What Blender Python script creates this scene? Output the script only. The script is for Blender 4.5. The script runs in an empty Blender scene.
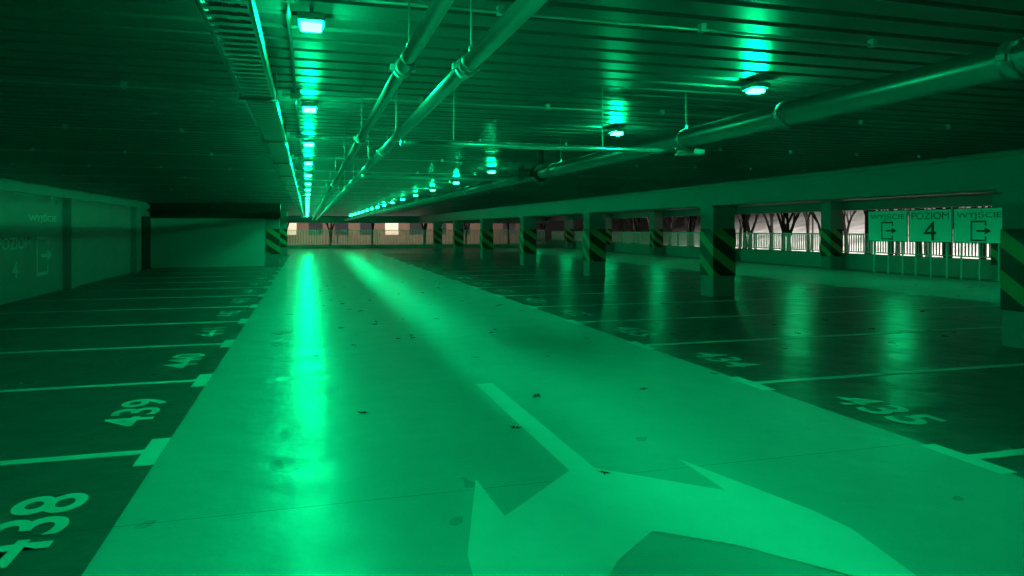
import bpy, bmesh, math, random
from mathutils import Vector, Matrix
random.seed(7)
scene = bpy.context.scene
COL = scene.collection
try:
    scene.view_settings.view_transform = 'Standard'
except Exception:
    pass

# ---------------------------------------------------------------- materials
def new_mat(name):
    m = bpy.data.materials.new(name); m.use_nodes = True
    nt = m.node_tree
    return m, nt, nt.nodes['Principled BSDF']

def mat(name, col, rough=0.5, metal=0.0, var=0.15, scale=6.0, emis=None, estr=0.0, bump=0.0):
    m, nt, b = new_mat(name)
    b.inputs['Roughness'].default_value = rough
    b.inputs['Metallic'].default_value = metal
    tc = nt.nodes.new('ShaderNodeTexCoord')
    no = nt.nodes.new('ShaderNodeTexNoise'); no.inputs['Scale'].default_value = scale
    no.inputs['Detail'].default_value = 5
    nt.links.new(tc.outputs['Object'], no.inputs['Vector'])
    mx = nt.nodes.new('ShaderNodeMix'); mx.data_type = 'RGBA'
    mx.inputs[6].default_value = (*[c*(1-var) for c in col], 1)
    mx.inputs[7].default_value = (*[min(1, c*(1+var)) for c in col], 1)
    nt.links.new(no.outputs['Fac'], mx.inputs[0])
    nt.links.new(mx.outputs[2], b.inputs['Base Color'])
    if bump:
        bp = nt.nodes.new('ShaderNodeBump'); bp.inputs['Strength'].default_value = bump
        bp.inputs['Distance'].default_value = 0.02
        nt.links.new(no.outputs['Fac'], bp.inputs['Height'])
        nt.links.new(bp.outputs['Normal'], b.inputs['Normal'])
    if emis:
        b.inputs['Emission Color'].default_value = (*emis, 1)
        b.inputs['Emission Strength'].default_value = estr
    return m

def math_node(nt, op, a, b=None, c=None):
    n = nt.nodes.new('ShaderNodeMath'); n.operation = op
    for i, v in enumerate((a, b, c)):
        if v is None: continue
        if isinstance(v, (int, float)): n.inputs[i].default_value = v
        else: nt.links.new(v, n.inputs[i])
    return n.outputs[0]

def floor_material():
    m, nt, b = new_mat('coated_concrete_floor')
    g = nt.nodes.new('ShaderNodeNewGeometry')
    s = nt.nodes.new('ShaderNodeSeparateXYZ'); nt.links.new(g.outputs['Position'], s.inputs[0])
    X, Y = s.outputs[0], s.outputs[1]
    def noise(scale, detail, rough):
        n = nt.nodes.new('ShaderNodeTexNoise'); n.inputs['Scale'].default_value = scale
        n.inputs['Detail'].default_value = detail; n.inputs['Roughness'].default_value = rough
        nt.links.new(g.outputs['Position'], n.inputs['Vector']); return n.outputs['Fac']
    def band(lo, hi):
        return math_node(nt, 'MULTIPLY', math_node(nt, 'GREATER_THAN', X, lo), math_node(nt, 'LESS_THAN', X, hi))
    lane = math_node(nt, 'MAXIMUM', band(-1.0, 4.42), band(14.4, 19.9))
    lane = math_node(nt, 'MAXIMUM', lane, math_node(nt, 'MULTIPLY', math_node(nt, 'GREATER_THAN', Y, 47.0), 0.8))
    n1 = noise(0.5, 2, 0.4); n2 = noise(3.0, 2, 0.4); n3 = noise(45, 2, 0.5); n4 = noise(1.7, 2, 0.5); n5 = noise(9, 2, 0.5)
    mx = nt.nodes.new('ShaderNodeMix'); mx.data_type = 'RGBA'
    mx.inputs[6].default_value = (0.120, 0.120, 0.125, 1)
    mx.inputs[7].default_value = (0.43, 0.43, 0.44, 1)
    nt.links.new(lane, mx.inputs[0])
    v = math_node(nt, 'MULTIPLY_ADD', n1, 0.18, 0.91)
    v = math_node(nt, 'MULTIPLY', v, math_node(nt, 'MULTIPLY_ADD', n2, 0.12, 0.94))
    v = math_node(nt, 'MULTIPLY', v, math_node(nt, 'MULTIPLY_ADD', n3, 0.18, 0.91))
    fy = math_node(nt, 'FRACT', math_node(nt, 'DIVIDE', math_node(nt, 'SUBTRACT', Y, 4.25), 5.0))
    j = math_node(nt, 'LESS_THAN', fy, 0.0022)
    v = math_node(nt, 'MULTIPLY', v, math_node(nt, 'MULTIPLY_ADD', j, -0.45, 1.0))
    mul = nt.nodes.new('ShaderNodeMix'); mul.data_type = 'RGBA'; mul.blend_type = 'MULTIPLY'
    mul.inputs[0].default_value = 1
    nt.links.new(mx.outputs[2], mul.inputs[6]); nt.links.new(v, mul.inputs[7])
    nt.links.new(mul.outputs[2], b.inputs['Base Color'])
    nt.links.new(math_node(nt, 'MULTIPLY_ADD', n4, 0.26, 0.20), b.inputs['Roughness'])
    hh = math_node(nt, 'ADD', math_node(nt, 'MULTIPLY', n2, 1.1), math_node(nt, 'MULTIPLY', n3, 0.05))
    hh = math_node(nt, 'ADD', hh, math_node(nt, 'MULTIPLY', n4, 2.0))
    hh = math_node(nt, 'ADD', hh, math_node(nt, 'MULTIPLY', n5, 0.38))
    bp = nt.nodes.new('ShaderNodeBump'); bp.inputs['Strength'].default_value = 0.60; bp.inputs['Distance'].default_value = 0.02
    nt.links.new(hh, bp.inputs['Height']); nt.links.new(bp.outputs['Normal'], b.inputs['Normal'])
    return m

def stripe_material():
    m, nt, b = new_mat('hazard_stripe_paint')
    tc = nt.nodes.new('ShaderNodeTexCoord')
    s = nt.nodes.new('ShaderNodeSeparateXYZ'); nt.links.new(tc.outputs['Object'], s.inputs[0])
    p = math_node(nt, 'ADD', s.outputs[2], math_node(nt, 'MULTIPLY', math_node(nt, 'SUBTRACT', s.outputs[0], s.outputs[1]), 0.7))
    f = math_node(nt, 'FRACT', math_node(nt, 'DIVIDE', math_node(nt, 'ADD', p, 10.0), 0.56))
    k = math_node(nt, 'GREATER_THAN', f, 0.55)
    mx = nt.nodes.new('ShaderNodeMix'); mx.data_type = 'RGBA'
    mx.inputs[6].default_value = (0.012, 0.012, 0.012, 1); mx.inputs[7].default_value = (0.28, 0.26, 0.10, 1)
    nt.links.new(k, mx.inputs[0]); nt.links.new(mx.outputs[2], b.inputs['Base Color'])
    b.inputs['Roughness'].default_value = 0.5
    return m

GREEN = (0.0008, 1.0, 0.30)
M_floor = floor_material()
M_stripe = stripe_material()
M_deck = mat('galvanised_deck', (0.18, 0.18, 0.185), 0.38, 0.65, 0.25, 1.5)
M_wall = mat('painted_concrete_wall', (0.40, 0.40, 0.40), 0.7, 0, 0.12, 1.2, bump=0.15)
M_wallpale = mat('pale_shutter', (0.52, 0.52, 0.52), 0.55, 0, 0.08, 1.2)
M_dark = mat('dark_steel', (0.03, 0.03, 0.03), 0.5, 0.3, 0.2, 3)
M_beam = mat('steel_beam_paint', (0.18, 0.18, 0.19), 0.5, 0.1, 0.12, 2)
M_col = mat('grey_column_paint', (0.22, 0.22, 0.22), 0.55, 0, 0.12, 3)
M_line = mat('white_road_paint', (0.66, 0.66, 0.66), 0.5, 0, 0.14, 5)
M_arrow = mat('white_arrow_paint', (0.70, 0.70, 0.70), 0.45, 0, 0.10, 4)
M_num = mat('worn_number_paint', (0.62, 0.62, 0.62), 0.55, 0, 0.12, 9)
M_wallpaint = mat('wall_sign_paint', (0.85, 0.85, 0.85), 0.6, 0, 0.05, 4)
M_galv = mat('galvanised_pipe', (0.55, 0.56, 0.57), 0.30, 0.8, 0.12, 9)
M_bigpipe = mat('painted_main_pipe', (0.20, 0.21, 0.22), 0.30, 0.6, 0.12, 6)
M_rod = mat('zinc_rod', (0.30, 0.30, 0.30), 0.4, 0.8, 0.1, 9)
M_cable = mat('grey_cable', (0.10, 0.10, 0.10), 0.5, 0, 0.2, 9)
M_house = mat('lamp_housing_grey', (0.25, 0.25, 0.25), 0.4, 0.2, 0.1, 9)
M_lens = mat('green_lamp_diffuser', (0.3, 0.9, 0.5), 0.3, 0, 0.02, 3, emis=GREEN, estr=860.0)
M_board = mat('white_sign_board', (0.85, 0.85, 0.85), 0.45, 0, 0.04, 3)
M_ink = mat('black_sign_ink', (0.02, 0.02, 0.02), 0.6, 0, 0.1, 3)
M_white = mat('white_powder_coat', (0.80, 0.80, 0.80), 0.45, 0, 0.05, 3)
M_leaf = mat('dead_leaf', (0.03, 0.018, 0.012), 0.8, 0, 0.4, 20)
M_bark = mat('bark', (0.045, 0.040, 0.034), 0.9, 0, 0.35, 8, bump=0.4)
M_snow = mat('snowy_ground', (0.45, 0.45, 0.44), 0.9, 0, 0.8, 0.6, bump=0.3)
M_facade = mat('brown_facade', (0.20, 0.13, 0.09), 0.85, 0, 0.3, 0.6)
M_glass = mat('dark_window_glass', (0.04, 0.045, 0.05), 0.1, 0, 0.1, 2)
M_litglass = mat('lit_window_glass', (0.8, 0.7, 0.5), 0.3, 0, 0.1, 2, emis=(1, 0.75, 0.5), estr=0.5)
M_warm = mat('street_lamp_glass', (1, 0.9, 0.8), 0.4, 0, 0.0, 3, emis=(1, 0.86, 0.7), estr=4)

# ---------------------------------------------------------------- mesh helpers
def bx(bm, x0, x1, y0, y1, z0, z1):
    vs = [bm.verts.new(p) for p in ((x0,y0,z0),(x1,y0,z0),(x1,y1,z0),(x0,y1,z0),(x0,y0,z1),(x1,y0,z1),(x1,y1,z1),(x0,y1,z1))]
    for f in ((0,3,2,1),(4,5,6,7),(0,1,5,4),(1,2,6,5),(2,3,7,6),(3,0,4,7)):
        bm.faces.new([vs[i] for i in f])

def tube(bm, p0, p1, r0, r1=None, n=14, caps=True):
    if r1 is None: r1 = r0
    p0, p1 = Vector(p0), Vector(p1)
    d = (p1-p0).normalized()
    up = Vector((0,0,1)) if abs(d.z) < 0.9 else Vector((1,0,0))
    a = d.cross(up).normalized(); b = d.cross(a)
    R0, R1 = [], []
    for i in range(n):
        t = 2*math.pi*i/n
        o = a*math.cos(t)+b*math.sin(t)
        R0.append(bm.verts.new(p0+o*r0)); R1.append(bm.verts.new(p1+o*r1))
    for i in range(n):
        f = bm.faces.new((R0[i], R0[(i+1)%n], R1[(i+1)%n], R1[i])); f.smooth = n > 8
    if caps:
        bm.faces.new(R0); bm.faces.new(list(reversed(R1)))

def mk(name, fn, material, parent=None, loc=(0,0,0), bevel=0):
    bm = bmesh.new(); fn(bm)
    bmesh.ops.recalc_face_normals(bm, faces=bm.faces)
    me = bpy.data.meshes.new(name); bm.to_mesh(me); bm.free()
    me.materials.append(material)
    o = bpy.data.objects.new(name, me); COL.objects.link(o)
    o.location = loc
    if parent: o.parent = parent
    if bevel:
        md = o.modifiers.new('bevel', 'BEVEL'); md.width = bevel; md.segments = 2
    return o

def boxo(name, dims, material, parent=None, loc=(0,0,0), bevel=0):
    return mk(name, lambda bm: bx(bm, *dims), material, parent, loc, bevel)

def empty(name, loc=(0,0,0)):
    e = bpy.data.objects.new(name, None); e.empty_display_size = 0.1
    e.location = loc; COL.objects.link(e); return e

def tag(o, label=None, category=None, group=None, kind=None):
    if label: o['label'] = label
    if category: o['category'] = category
    if group: o['group'] = group
    if kind: o['kind'] = kind
    return o

def dup(src, parent, loc):
    c = src.copy(); COL.objects.link(c); c.parent = parent; c.location = loc; return c

def copy_tree(root, loc, rot=None):
    kids = list(root.children)
    c = root.copy(); COL.objects.link(c); c.location = loc
    if rot is not None: c.rotation_euler = rot
    for k in kids:
        kc = k.copy(); COL.objects.link(kc); kc.parent = c
    return c

def fit_text(s, w, h, material, bold=0.02):
    cu = bpy.data.curves.new('txt', 'FONT'); cu.body = s; cu.size = 1.0
    cu.align_x = 'CENTER'; cu.align_y = 'CENTER'; cu.offset = bold
    ob = bpy.data.objects.new('txt', cu); COL.objects.link(ob)
    dg = bpy.context.evaluated_depsgraph_get(); dg.update()
    me = bpy.data.meshes.new_from_object(ob.evaluated_get(dg))
    bpy.data.objects.remove(ob); bpy.data.curves.remove(cu)
    xs = [v.co.x for v in me.vertices]; ys = [v.co.y for v in me.vertices]
    cx, cy = (min(xs)+max(xs))/2, (min(ys)+max(ys))/2
    kx, ky = w/(max(xs)-min(xs)), h/(max(ys)-min(ys))
    for v in me.vertices:
        v.co.x = (v.co.x-cx)*kx; v.co.y = (v.co.y-cy)*ky
    me.materials.clear(); me.materials.append(material)
    return me

def obj_from(name, me, loc, rot, parent=None):
    o = bpy.data.objects.new(name, me); COL.objects.link(o)
    o.location = loc; o.rotation_euler = rot
    if parent: o.parent = parent
    return o

# ---------------------------------------------------------------- room shell
ZC = 2.68
Y0, Y1 = -3.0, 61.0
def S(o): o['kind'] = 'structure'; return o
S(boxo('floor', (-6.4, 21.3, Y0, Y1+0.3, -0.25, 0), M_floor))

def deck(bm):
    pitch = 0.25; prof = []
    y = Y0
    while y < Y1+0.3:
        prof += [(y, ZC), (y+0.18, ZC), (y+0.195, ZC+0.03), (y+0.235, ZC+0.03)]
        y += pitch
    A = [bm.verts.new((-6.4, p[0], p[1])) for p in prof]
    B = [bm.verts.new((21.3, p[0], p[1])) for p in prof]
    for i in range(len(prof)-1):
        bm.faces.new((A[i], A[i+1], B[i+1], B[i]))
    bx(bm, -6.4, 21.3, Y0, Y1+0.3, ZC+0.1, ZC+0.35)
S(mk('ceiling', deck, M_deck))

def lwall(bm):
    bx(bm, -6.4, -6.2, Y0, 32.4, 0, ZC+0.08)
    bx(bm, -6.2, -6.12, Y0, 32.2, 2.42, 2.60)
    for y in (6.5, 14.0, 21.5, 29.0):
        bx(bm, -6.2, -6.0, y-0.18, y+0.18, 0, 2.42)
S(mk('wall_left', lwall, M_wall))
S(boxo('wall_back', (-6.2, -1.75, 32.2, 32.4, 0, 2.05), M_wallpale))
S(mk('trim_1', lambda bm: (bx(bm, -6.2, -1.1, 31.7, 32.4, 2.3, ZC+0.05), bx(bm, -6.2, -1.1, 32.1, 32.4, 2.05, 2.3)), M_dark))
S(boxo('wall_inner', (-2.0, -1.75, 32.4, Y1, 0, ZC+0.08), M_wall))
S(boxo('dark_gap_panel', (-6.2, -6.13, 30.6, 31.9, 0, 2.1), M_dark))  # dark slab added to stand in for the dark gap near the corner
S(boxo('wall_right', (20.9, 21.1, Y0, Y1, 0, 0.62), M_wall))
S(boxo('wall_far', (-2.0, 21.1, Y1, Y1+0.2, 0, 0.28), M_wall))
S(boxo('trim_2', (20.7, 21.1, Y0, Y1, 2.34, ZC+0.05), M_beam))
S(boxo('trim_3', (-2.0, 21.1, Y1-0.1, Y1+0.2, 2.1, ZC+0.05), M_beam))

def ibeam(bm):
    bx(bm, 9.15, 9.65, Y0, Y1-0.15, 2.15, 2.20)
    bx(bm, 9.22, 9.58, Y0, Y1-0.15, 2.20, 2.60)
    bx(bm, 9.15, 9.65, Y0, Y1-0.15, 2.60, ZC-0.005)
tag(mk('ceiling_beam', ibeam, M_beam), 'long grey painted beam resting on the column row', 'beam')

# ---------------------------------------------------------------- columns
def column(loc, w=0.58, d=0.56, top=2.149, group='striped columns under the long beam', z0=0.5, z1=1.6):
    e = empty('striped_column', loc)
    boxo('shaft', (-w/2, w/2, -d/2, d/2, 0, top), M_col, e, bevel=0.015)
    boxo('hazard_sleeve', (-w/2-0.012, w/2+0.012, -d/2-0.012, d/2+0.012, z0, z1), M_stripe, e, bevel=0.01)
    boxo('capital_plate', (-w/2-0.04, w/2+0.04, -d/2-0.04, d/2+0.04, top-0.05, top-0.001), M_beam, e)
    tag(e, 'grey square concrete column with black and yellow hazard stripes', 'column', group)
    return e
c0 = column((9.4, 7.18, 0))
for k in range(0, 6):
    copy_tree(c0, (9.4, 14.9+7.56*k, 0))
c1 = column((20.38, 16.5, 0), top=ZC-0.01, group='striped columns along the outer railing')
for k in range(1, 6):
    copy_tree(c1, (20.38, 16.5+7.5*k, 0))
c2 = column((-1.43, 32.75, 0), w=0.55, d=0.5, top=ZC-0.01, group='striped columns beside the inner wall')
copy_tree(c2, (-1.43, 45.0, 0))

# ---------------------------------------------------------------- floor markings
def lines(x, ys, s, group):
    first = None
    for y in ys:
        if first is None:
            def f(bm):
                a, b = sorted((0.13*s, 4.95*s)); bx(bm, a, b, -0.05, 0.05, 0, 0.004)
                a, b = sorted((0.0, 0.13*s)); bx(bm, a, b, -0.32, 0.32, 0, 0.004)
            first = mk('bay_line_marking', f, M_line); o = first
        else:
            o = first.copy(); COL.objects.link(o)
        o.location = (x, y, 0.0005)
        tag(o, 'white painted parking bay line with T-shaped end', 'floor marking', group)
lines(-1.0, [3.12+2.5*k for k in range(12)], -1, 'bay lines beside the solid wall')
lines(4.35, [1.38+2.5*k for k in range(19)], 1, 'bay lines beside the column row')
lines(14.4, [6.4+2.5*k for k in range(17)], -1, 'bay lines beyond the column row')

for k in range(11):
    me = fit_text(str(438+k), 0.98, 0.38, M_num, 0.015)
    o = obj_from('bay_number_marking', me, (-1.43, 4.36+2.5*k, 0.006), (0, 0, math.pi/2))
    tag(o, 'white stencilled bay number %d on the dark floor' % (438+k), 'floor marking', 'bay numbers beside the solid wall')
for k in range(0, 10):
    me = fit_text(str(435-k), 0.98, 0.44, M_num, 0.015)
    o = obj_from('bay_number_marking', me, (4.9, 5.13+2.5*k, 0.006), (0, 0, -math.pi/2))
    tag(o, 'white stencilled bay number %d on the dark floor' % (435-k), 'floor marking', 'bay numbers beside the column row')

R = [(.09,7.12),(.09,4.40),(.70,3.80),(.72,4.42),(1.00,3.40),(1.03,3.12),(.94,2.63),(.90,2.1),(.66,2.70),(.32,3.14)]
poly = R + [(0,3.40)] + [(-x,y) for x,y in reversed(R)]
def arrow(bm):
    vs = [bm.verts.new((x, y-4.0, 0)) for x, y in poly]
    bm.faces.new(vs)
o = mk('arrow_marking', arrow, M_arrow, loc=(1.755, 4.0, 0.005))
tag(o, 'large white painted two-way lane arrow on the drive lane', 'floor marking')

# ---------------------------------------------------------------- lamps
def lamp(loc):
    e = empty('ceiling_lamp', loc)
    boxo('housing', (-0.065, 0.065, -0.09, 0.09, 0.026, 0.066), M_house, e, bevel=0.01)
    boxo('diffuser', (-0.050, 0.050, -0.045, 0.045, 0.0, 0.0255), M_lens, e, bevel=0.008)
    for s in (-0.06, 0.06):
        mk('mounting_stem', lambda bm: tube(bm, (0,s,0.066), (0,s,ZC-2.585), 0.008, n=8), M_rod, e)
    return e
ZL = 2.585
l0 = lamp((0.02, 3.65, ZL))
tag(l0, 'small box ceiling lamp glowing bright green', 'ceiling lamp', 'green lamps over the drive lane')
for y in [3.65+2.55*k for k in range(-2, 22) if k != 0]: copy_tree(l0, (0.02, y, ZL))
for y in [1.3, 4.45, 6.85, 12.1, 15.2, 18.2, 21.2, 24.2, 27.2, 30.2, 33.2, 36.2, 39.2, 42.2, 45.2, 48.2, 51.2, 54.2]:
    copy_tree(l0, (3.12, y, ZL))
for y in [8, 12.5, 17, 21.5, 26, 32, 38, 45, 52]:
    c = copy_tree(l0, (16.8, y, ZL)); c['group'] = 'green lamps over the second lane'

# ---------------------------------------------------------------- pipes
def pipe(name, x, z, r, y0, y1, hang, label, material, sleeves=()):
    e = empty(name, (x, y0, z))
    L = y1-y0
    mk('pipe_run', lambda bm: tube(bm, (0,0,0), (0,L,0), r, n=24), material, e)
    cl = None
    for y in hang:
        if cl is None:
            def f(bm):
                tube(bm, (0,-0.012,0), (0,0.012,0), r+0.005, n=20)
                bx(bm, -0.010, 0.010, -0.010, 0.010, r, r+0.03)
            cl = mk('pipe_clamp', f, M_rod, e, loc=(0, y-y0, 0))
            rd = mk('hanger_rod', lambda bm: tube(bm, (0,0,r+0.02), (0,0,ZC-z), 0.004, n=8), M_rod, e, loc=(0, y-y0, 0))
        else:
            dup(cl, e, (0, y-y0, 0)); dup(rd, e, (0, y-y0, 0))
    sl = None
    for y in sleeves:
        if sl is None:
            sl = mk('pipe_coupling', lambda bm: (tube(bm, (0,-0.035,0), (0,0.035,0), r+0.010, n=24), bx(bm, -r-0.025, -r, -0.02, 0.02, -0.012, 0.012), bx(bm, r, r+0.025, -0.02, 0.02, -0.012, 0.012)), material, e, loc=(0, y-y0, 0))
        else:
            dup(sl, e, (0, y-y0, 0))
    tag(e, label, 'pipe')
    return e
pipe('sprinkler_pipe', 0.40, 2.30, 0.029, Y0, 58, [2.9+2.6*k for k in range(21)], 'thin galvanised sprinkler pipe hanging under the deck ceiling', M_galv, [3.1, 5.6, 11.6, 17.6, 23.6])
pipe('sprinkler_pipe', 0.66, 2.30, 0.035, Y0, 58, [2.9+2.6*k for k in range(21)], 'wider galvanised sprinkler pipe hanging under the deck ceiling', M_galv, [3.0, 6.5, 12.5, 18.5, 24.5])
pipe('main_pipe', 2.90, 2.32, 0.075, Y0, 58, [2.15+2.9*k for k in range(19)], 'thick painted main pipe hanging beside the lamps', M_bigpipe, [2.3, 3.8, 8.2, 13.0, 19.0])
e = empty('branch_pipe', (0.66, 5.0, 2.208))
mk('pipe_run', lambda bm: tube(bm, (0,0,0), (2.30,0,0), 0.02, n=16), M_galv, e)
mk('elbow', lambda bm: tube(bm, (-0.03,0,0), (0.04,0,0), 0.028, n=16), M_galv, e)
mk('end_coupling', lambda bm: tube(bm, (2.12,0,0), (2.36,0,0), 0.030, n=16), M_galv, e)
for x in (0.35, 1.5):
    mk('hanger_rod', lambda bm: tube(bm, (0,0,0.02), (0,0,ZC-2.208), 0.003, n=8), M_rod, e, loc=(x,0,0))
tag(e, 'thin galvanised branch pipe crossing under the ceiling', 'pipe')
e = empty('branch_pipe', (0.66, 8.75, 2.235))
mk('pipe_run', lambda bm: tube(bm, (0,0,0), (1.97,0,0), 0.018, n=16), M_galv, e)
mk('elbow', lambda bm: tube(bm, (-0.03,0,0), (0.04,0,0), 0.026, n=16), M_galv, e)
tag(e, 'thin galvanised branch pipe crossing under the ceiling', 'pipe')
e = empty('pipe_valve', (2.80, 8.72, 2.32))
mk('valve_body', lambda bm: (tube(bm, (0.1,-0.10,0), (0.1,0.10,0), 0.115, n=24), tube(bm, (0.0,0,0), (-0.14,0,0), 0.05, n=16), tube(bm, (0.1,0,0.1), (0.1,0,0.36), 0.04, n=16)), M_dark, e)
def wheel(bm):
    n, Rr, r = 24, 0.09, 0.012
    for i in range(n):
        a, b = 2*math.pi*i/n, 2*math.pi*(i+1)/n
        tube(bm, (-0.16, Rr*math.cos(a), Rr*math.sin(a)), (-0.16, Rr*math.cos(b), Rr*math.sin(b)), r, n=8)
    for i in range(3):
        a = math.pi*i/3
        tube(bm, (-0.16, Rr*math.cos(a), Rr*math.sin(a)), (-0.16, -Rr*math.cos(a), -Rr*math.sin(a)), 0.008, n=8)
mk('handwheel', wheel, M_dark, e)
tag(e, 'black valve with round handwheel on the main pipe', 'valve')

# cable tray
e = empty('cable_tray', (-0.31, Y0, 2.47))
L = 61.0
for sx in (-1, 1):
    mk('side_rail', lambda bm: (bx(bm, sx*0.10-0.006, sx*0.10+0.006, 0, L, 0, 0.06), bx(bm, min(sx*0.10, sx*0.085), max(sx*0.10, sx*0.085), 0, L, 0, 0.006)), M_galv, e)
def rungs(bm):
    y = 0.05
    while y < L:
        bx(bm, -0.094, 0.094, y, y+0.05, 0.001, 0.012); y += 0.11
mk('rung', rungs, M_galv, e)['kind'] = 'stuff'
for x, r in ((-0.06, 0.012), (-0.03, 0.015), (0.0, 0.010), (0.045, 0.013)):
    mk('cable', lambda bm: tube(bm, (x,0,0.013+r), (x,L,0.013+r), r, n=8), M_cable, e)
hg = mk('hanger_bracket', lambda bm: (bx(bm, -0.12, 0.12, -0.015, 0.015, -0.018, -0.001), tube(bm, (-0.115,0,-0.018), (-0.115,0,ZC-2.47), 0.004, n=8), tube(bm, (0.115,0,-0.018), (0.115,0,ZC-2.47), 0.004, n=8)), M_rod, e, loc=(0, 5.6, 0))
for k in range(1, 23): dup(hg, e, (0, 5.6+2.4*k, 0))
tag(e, 'long galvanised cable tray carrying cables under the ceiling', 'cable tray')

# lamp wiring conduit
e = empty('lamp_conduit', (-0.09, Y0, ZC-0.011))
mk('conduit_run', lambda bm: tube(bm, (0,0,0), (0,61,0), 0.011, n=10), M_rod, e)
jb = boxo('junction_box', (-0.035, 0.035, -0.05, 0.05, -0.05, 0.011), M_house, e, loc=(0, 6.3, 0))
for k in range(1, 12): dup(jb, e, (0, 6.3+2.55*k, 0))
tag(e, 'thin conduit feeding the row of lamps', 'conduit')

# cross conduits with clips
cc = None
for k in range(12):
    y = 3.32+2.5*k
    if cc is None:
        cc = empty('ceiling_conduit', (-6.1, y, ZC-0.031))
        mk('conduit_run', lambda bm: tube(bm, (0,0,0), (15.2,0,0), 0.008, n=10), M_galv, cc)
        cp = boxo('clip', (-0.015, 0.015, -0.022, 0.022, -0.011, 0.031), M_galv, cc, loc=(0.4, 0, 0))
        for i in range(1, 14): dup(cp, cc, (0.4+1.1*i, 0, 0))
        tag(cc, 'thin clipped conduit running across the ribbed ceiling', 'conduit', 'conduits across the ceiling')
    else:
        copy_tree(cc, (-6.1, y, ZC-0.031))

# ---------------------------------------------------------------- exit icon
def icon_bm(bm, w, h, t):
    z = 0
    def q(x0, x1, y0, y1):
        vs = [bm.verts.new(p) for p in ((x0,y0,z),(x1,y0,z),(x1,y1,z),(x0,y1,z))]; bm.faces.new(vs)
    q(-w/2, -w/2+t, -h/2, h/2)
    q(-w/2+t, w/2, h/2-t, h/2); q(-w/2+t, w/2, -h/2, -h/2+t)
    q(w/2-t, w/2, 0.26*h, h/2-t); q(w/2-t, w/2, -h/2+t, -0.26*h)
    q(-w*0.12, w*0.42, -t*0.55, t*0.55)
    vs = [bm.verts.new(p) for p in ((w*0.40,-h*0.17,z),(w*0.80,0,z),(w*0.40,h*0.17,z))]; bm.faces.new(vs)

rl = (math.pi/2, 0, math.pi/2)
e = empty('painted_wall_sign', (-6.194, 18.1, 1.0))
obj_from('lettering', fit_text('POZIOM', 1.9, 0.27, M_wallpaint), (0, 0, 0.28), rl, e)
obj_from('lettering', fit_text('4', 0.33, 0.36, M_wallpaint), (0, 0, -0.30), rl, e)
tag(e, 'level sign POZIOM 4 painted white on the concrete wall', 'painted sign')
e = empty('painted_wall_sign', (-6.194, 19.95, 1.0))
obj_from('lettering', fit_text('WYJŚCIE', 1.9, 0.24, M_wallpaint), (0, -0.1, 0.86), rl, e)
o = mk('exit_symbol', lambda bm: icon_bm(bm, 0.8, 0.95, 0.08), M_wallpaint, e); o.rotation_euler = rl; o.location = (0, -0.15, -0.05)
tag(e, 'exit sign WYJŚCIE with door symbol painted on the wall', 'painted sign')

rr = (math.pi/2, 0, -math.pi/2)
def sign(yc, w, kind):
    e = empty('sign_board', (20.0, yc, 1.7))
    boxo('board', (0.0, 0.03, -w/2, w/2, -0.55, 0.56), M_board, e, bevel=0.005)
    mk('board_frame', lambda bm: [bx(bm, -0.006, 0, -w/2+a, -w/2+b, c, d) for a, b, c, d in ((0.0, w, 0.54, 0.56), (0.0, w, -0.55, -0.53), (0, 0.02, -0.53, 0.54), (w-0.02, w, -0.53, 0.54))], M_ink, e)
    if kind == 'exit':
        obj_from('lettering', fit_text('WYJŚCIE', w*0.86, 0.28, M_ink, 0.0), (-0.004, 0, 0.34), rr, e)
        o = mk('exit_symbol', lambda bm: icon_bm(bm, 0.54, 0.64, 0.05), M_ink, e); o.rotation_euler = rr; o.location = (-0.004, 0, -0.16)
        tag(e, 'pale board sign reading WYJŚCIE with exit door symbol', 'sign', 'board signs on posts by the railing')
    else:
        obj_from('lettering', fit_text('POZIOM', w*0.86, 0.23, M_ink, 0.0), (-0.004, 0, 0.34), rr, e)
        obj_from('lettering', fit_text('4', 0.50, 0.64, M_ink, 0.0), (-0.004, 0, -0.16), rr, e)
        tag(e, 'pale board sign reading POZIOM 4', 'sign', 'board signs on posts by the railing')
    for s in (-0.36, 0.0, 0.36):
        boxo('post', (0.031, 0.071, s*w-0.02, s*w+0.02, -1.70, 0.4), M_white, e)
sign(20.75, 1.80, 'exit'); sign(18.93, 1.72, 'level'); sign(17.14, 1.78, 'exit')

# ---------------------------------------------------------------- railings
def railing(loc, w, h, rot, group):
    e = empty('railing_panel', loc)
    e.rotation_euler = (0, 0, rot)
    mk('frame', lambda bm: (bx(bm, 0, w, -0.02, 0.02, h-0.05, h), bx(bm, 0, w, -0.02, 0.02, 0.05, 0.09), bx(bm, 0, 0.05, -0.025, 0.025, 0, h), bx(bm, w-0.05, w, -0.025, 0.025, 0, h)), M_white, e)
    mk('picket_infill', lambda bm: [bx(bm, x*0.125+0.08, x*0.125+0.125, -0.01, 0.01, 0.09, h-0.05) for x in range(int((w-0.15)/0.125)+1)], M_white, e)['kind'] = 'stuff'
    tag(e, 'white metal railing panel with vertical pickets on the parapet', 'railing', group)
    return e
r0 = railing((21.0, 10.0, 0.62), 2.42, 0.80, math.pi/2, 'railing panels on the outer parapet')
for k in range(1, 20): copy_tree(r0, (21.0, 10.0+2.5*k, 0.62))
r1 = railing((-1.7, Y1+0.1, 0.28), 2.42, 1.25, 0, 'railing panels at the end of the deck')
for k in range(1, 9): copy_tree(r1, (-1.7+2.5*k, Y1+0.1, 0.28))

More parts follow.
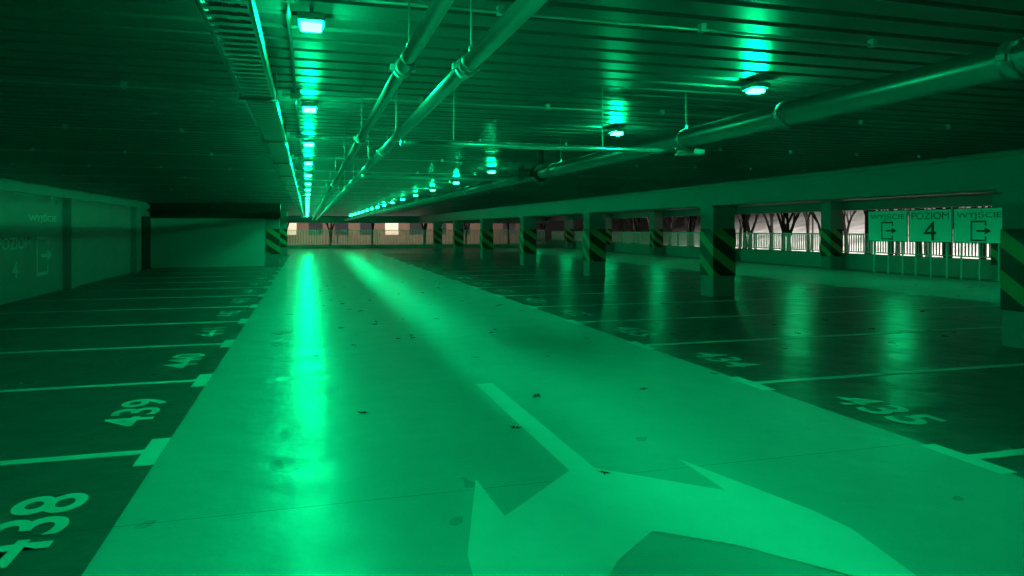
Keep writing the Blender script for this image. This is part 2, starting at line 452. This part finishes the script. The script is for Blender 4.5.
e = empty('security_camera', (-6.12, 20.2, 2.35))
mk('camera_body', lambda bm: tube(bm, (0.12,0,-0.10), (0.20,-0.16,-0.14), 0.045, n=16), M_white, e)
mk('bracket', lambda bm: (tube(bm, (0,0,0.02), (0.13,-0.02,-0.02), 0.015, n=10), tube(bm, (0.13,-0.02,-0.02), (0.13,-0.02,-0.09), 0.015, n=10), bx(bm, -0.005, 0.01, -0.05, 0.05, -0.05, 0.07)), M_white, e)
tag(e, 'small white security camera bracketed on the wall', 'camera')

# ---------------------------------------------------------------- leaves
def leaf_mesh(seed):
    rnd = random.Random(seed)
    bm = bmesh.new()
    c = bm.verts.new((0, 0, 0.012))
    n = 15; ring = []
    for i in range(n):
        a = 2*math.pi*i/n
        r = (0.045 if i % 3 == 0 else 0.022)*(0.8+0.4*rnd.random())
        if i == 0: r = 0.062
        ring.append(bm.verts.new((r*math.cos(a), r*math.sin(a)*0.8, 0.001+0.022*rnd.random())))
    for i in range(n): bm.faces.new((c, ring[i], ring[(i+1) % n]))
    tube(bm, (-0.02,0,0.008), (-0.07,0.01,0.012), 0.002, n=6)
    me = bpy.data.meshes.new('dead_leaf'); bm.to_mesh(me); bm.free(); me.materials.append(M_leaf)
    return me
LM = [leaf_mesh(i) for i in range(5)]
pts = [(1.86,4.27),(0.46,6.25),(1.60,5.44),(2.1,6.42),(2.88,8.38),(2.2,12.4),(1.5,10.6),(3.9,9.6),(3.2,6.4),(4.9,12.1),(2.7,10.5),(1.0,14.0),(5.3,9.6),(6.2,9.9),(0.1,9.2)]
for _ in range(46):
    pts.append((random.uniform(0.0, 8.8), random.uniform(8.5, 24)))
for i, (x, y) in enumerate(pts):
    o = bpy.data.objects.new('dead_leaf', LM[i % 5]); COL.objects.link(o)
    s = random.uniform(0.8, 1.25)
    if i == 0: s = 0.85
    o.location = (x, y, 0.006); o.rotation_euler = (0, 0, random.uniform(0, 6.28)); o.scale = (s, s, s)
    tag(o, 'small dry curled brown leaf on the floor', 'leaf', 'dry leaves scattered on the floor')

# ---------------------------------------------------------------- outdoors
tag(mk('outdoor_ground', lambda bm: (bx(bm, 21.3, 90, -10, 110, -0.6, -0.3), bx(bm, -40, 21.3, Y1+0.3, 110, -0.6, -0.3)), M_snow),
    'snow-dusted ground outside the parking deck', 'ground', kind='stuff')
def bank(bm):
    vs = [bm.verts.new(p) for p in ((36,-10,-0.29),(36,110,-0.29),(56,110,5.5),(56,-10,5.5))]; bm.faces.new(vs)
tag(mk('snowy_bank', bank, M_snow), 'dark sloping bank dusted with snow behind the trees', 'ground', kind='stuff')

def tree_mesh(seed):
    rnd = random.Random(seed); bm = bmesh.new()
    def grow(p, d, r, L, depth):
        q = p + d*L
        tube(bm, p, q, r, r*0.72, n=8 if depth > 1 else 5, caps=False)
        if depth == 0: return
        for _ in range(2 if depth < 3 else 3):
            nd = (d + Vector((rnd.uniform(-.42,.42), rnd.uniform(-.42,.42), rnd.uniform(-.05,.4)))).normalized()
            grow(q, nd, r*0.62, L*rnd.uniform(.55,.75), depth-1)
    grow(Vector((0,0,0)), Vector((rnd.uniform(-.04,.04), rnd.uniform(-.04,.04), 1)).normalized(), rnd.uniform(0.12,0.2), rnd.uniform(1.3,2.0), 4)
    me = bpy.data.meshes.new('bare_tree'); bm.to_mesh(me); bm.free(); me.materials.append(M_bark); return me
TM = [tree_mesh(i) for i in range(5)]
k = 0
def tree(x, y):
    global k
    o = bpy.data.objects.new('bare_tree', TM[k % 5]); COL.objects.link(o); k += 1
    o.location = (x, y, -0.285); o.rotation_euler = (0,0,random.uniform(0,6))
    tag(o, 'leafless brown tree standing outside the deck', 'tree', 'bare trees outside the deck')
for i in range(13): tree(23.6+random.uniform(-.3,.3), 18+i*3.3)
for i in range(13): tree(27.2+random.uniform(-.3,.3), 19.6+i*3.3)
for i in range(12): tree(30.6+random.uniform(-.3,.3), 24+i*3.6)
for x in range(-2, 24, 4):
    tree(x+random.uniform(-.4,.4), 65+random.uniform(-.5,.5))

def street_lamp(x, y, w, rot):
    e = empty('street_lamp', (x, y, -0.3))
    mk('pole', lambda bm: (tube(bm, (0,0,0), (0,0,7.0), 0.07, 0.04, n=12), tube(bm, (0,0,7.0), (-0.8,0,7.15), 0.03, n=10)), M_dark, e)
    boxo('lamp_head', (-1.2, -0.7, -0.12, 0.12, 7.12, 7.2), M_house, e, bevel=0.02)
    boxo('lamp_glass', (-1.15, -0.75, -0.09, 0.09, 7.09, 7.119), M_warm, e)
    tag(e, 'tall street lamp with warm light outside the deck', 'street lamp', 'street lamps outside the deck')
    l = bpy.data.lights.new('street_lamp_light', 'SPOT'); l.energy = w; l.color = (1.0, 0.92, 0.84); l.shadow_soft_size = 0.15
    l.spot_size = math.radians(152); l.spot_blend = 0.25
    lo = bpy.data.objects.new('bulb', l); COL.objects.link(lo); lo.parent = e; lo.location = (-0.95, 0, 6.95)
    lo.rotation_euler = rot
t = math.radians(16)
for p in ((35.7, 24, 4500), (35.7, 34, 4500), (35.7, 44, 4500), (35.7, 56, 4500)): street_lamp(*p, (0, -t, 0))
for p in ((15, 74.5, 5000), (3, 74.5, 5000)): street_lamp(*p, (t, 0, 0))

# low building outside the end of the deck
e = empty('apartment_building', (6, 88, -0.3))
mk('facade', lambda bm: (bx(bm, -22, 22, 0, 8, 0, 9), bx(bm, -22.3, 22.3, -0.3, 8.3, 9, 9.4)), M_facade, e)
wd = boxo('window', (-0.8, 0.8, -0.05, 0.0, 0, 1.5), M_glass, e, loc=(-20, 0, 1.2))
wl = boxo('window', (-0.8, 0.8, -0.05, 0.0, 0, 1.5), M_litglass, e, loc=(-17, 0, 1.2))
for fl in range(3):
    for i in range(14):
        if fl == 0 and i < 2: continue
        dup(wl if (i*7+fl*3) % 4 == 0 else wd, e, (-20+3*i, 0, 1.2+2.8*fl))
tag(e, 'brown apartment building with a few lit windows', 'building')

w = bpy.data.worlds.new('night'); scene.world = w; w.use_nodes = True
bg = w.node_tree.nodes['Background']; bg.inputs[0].default_value = (0.016, 0.015, 0.014, 1); bg.inputs[1].default_value = 0.6

# ---------------------------------------------------------------- camera
cd = bpy.data.cameras.new('camera'); cam = bpy.data.objects.new('camera', cd); COL.objects.link(cam)
cd.sensor_width = 36; cd.lens = 36*710/1024
cd.shift_y = -59/1024
cam.location = (0, 0, 1.6)
cam.rotation_euler = (math.pi/2, 0, -math.radians(16.1))
cd.clip_start = 0.02; cd.clip_end = 300
scene.camera = cam
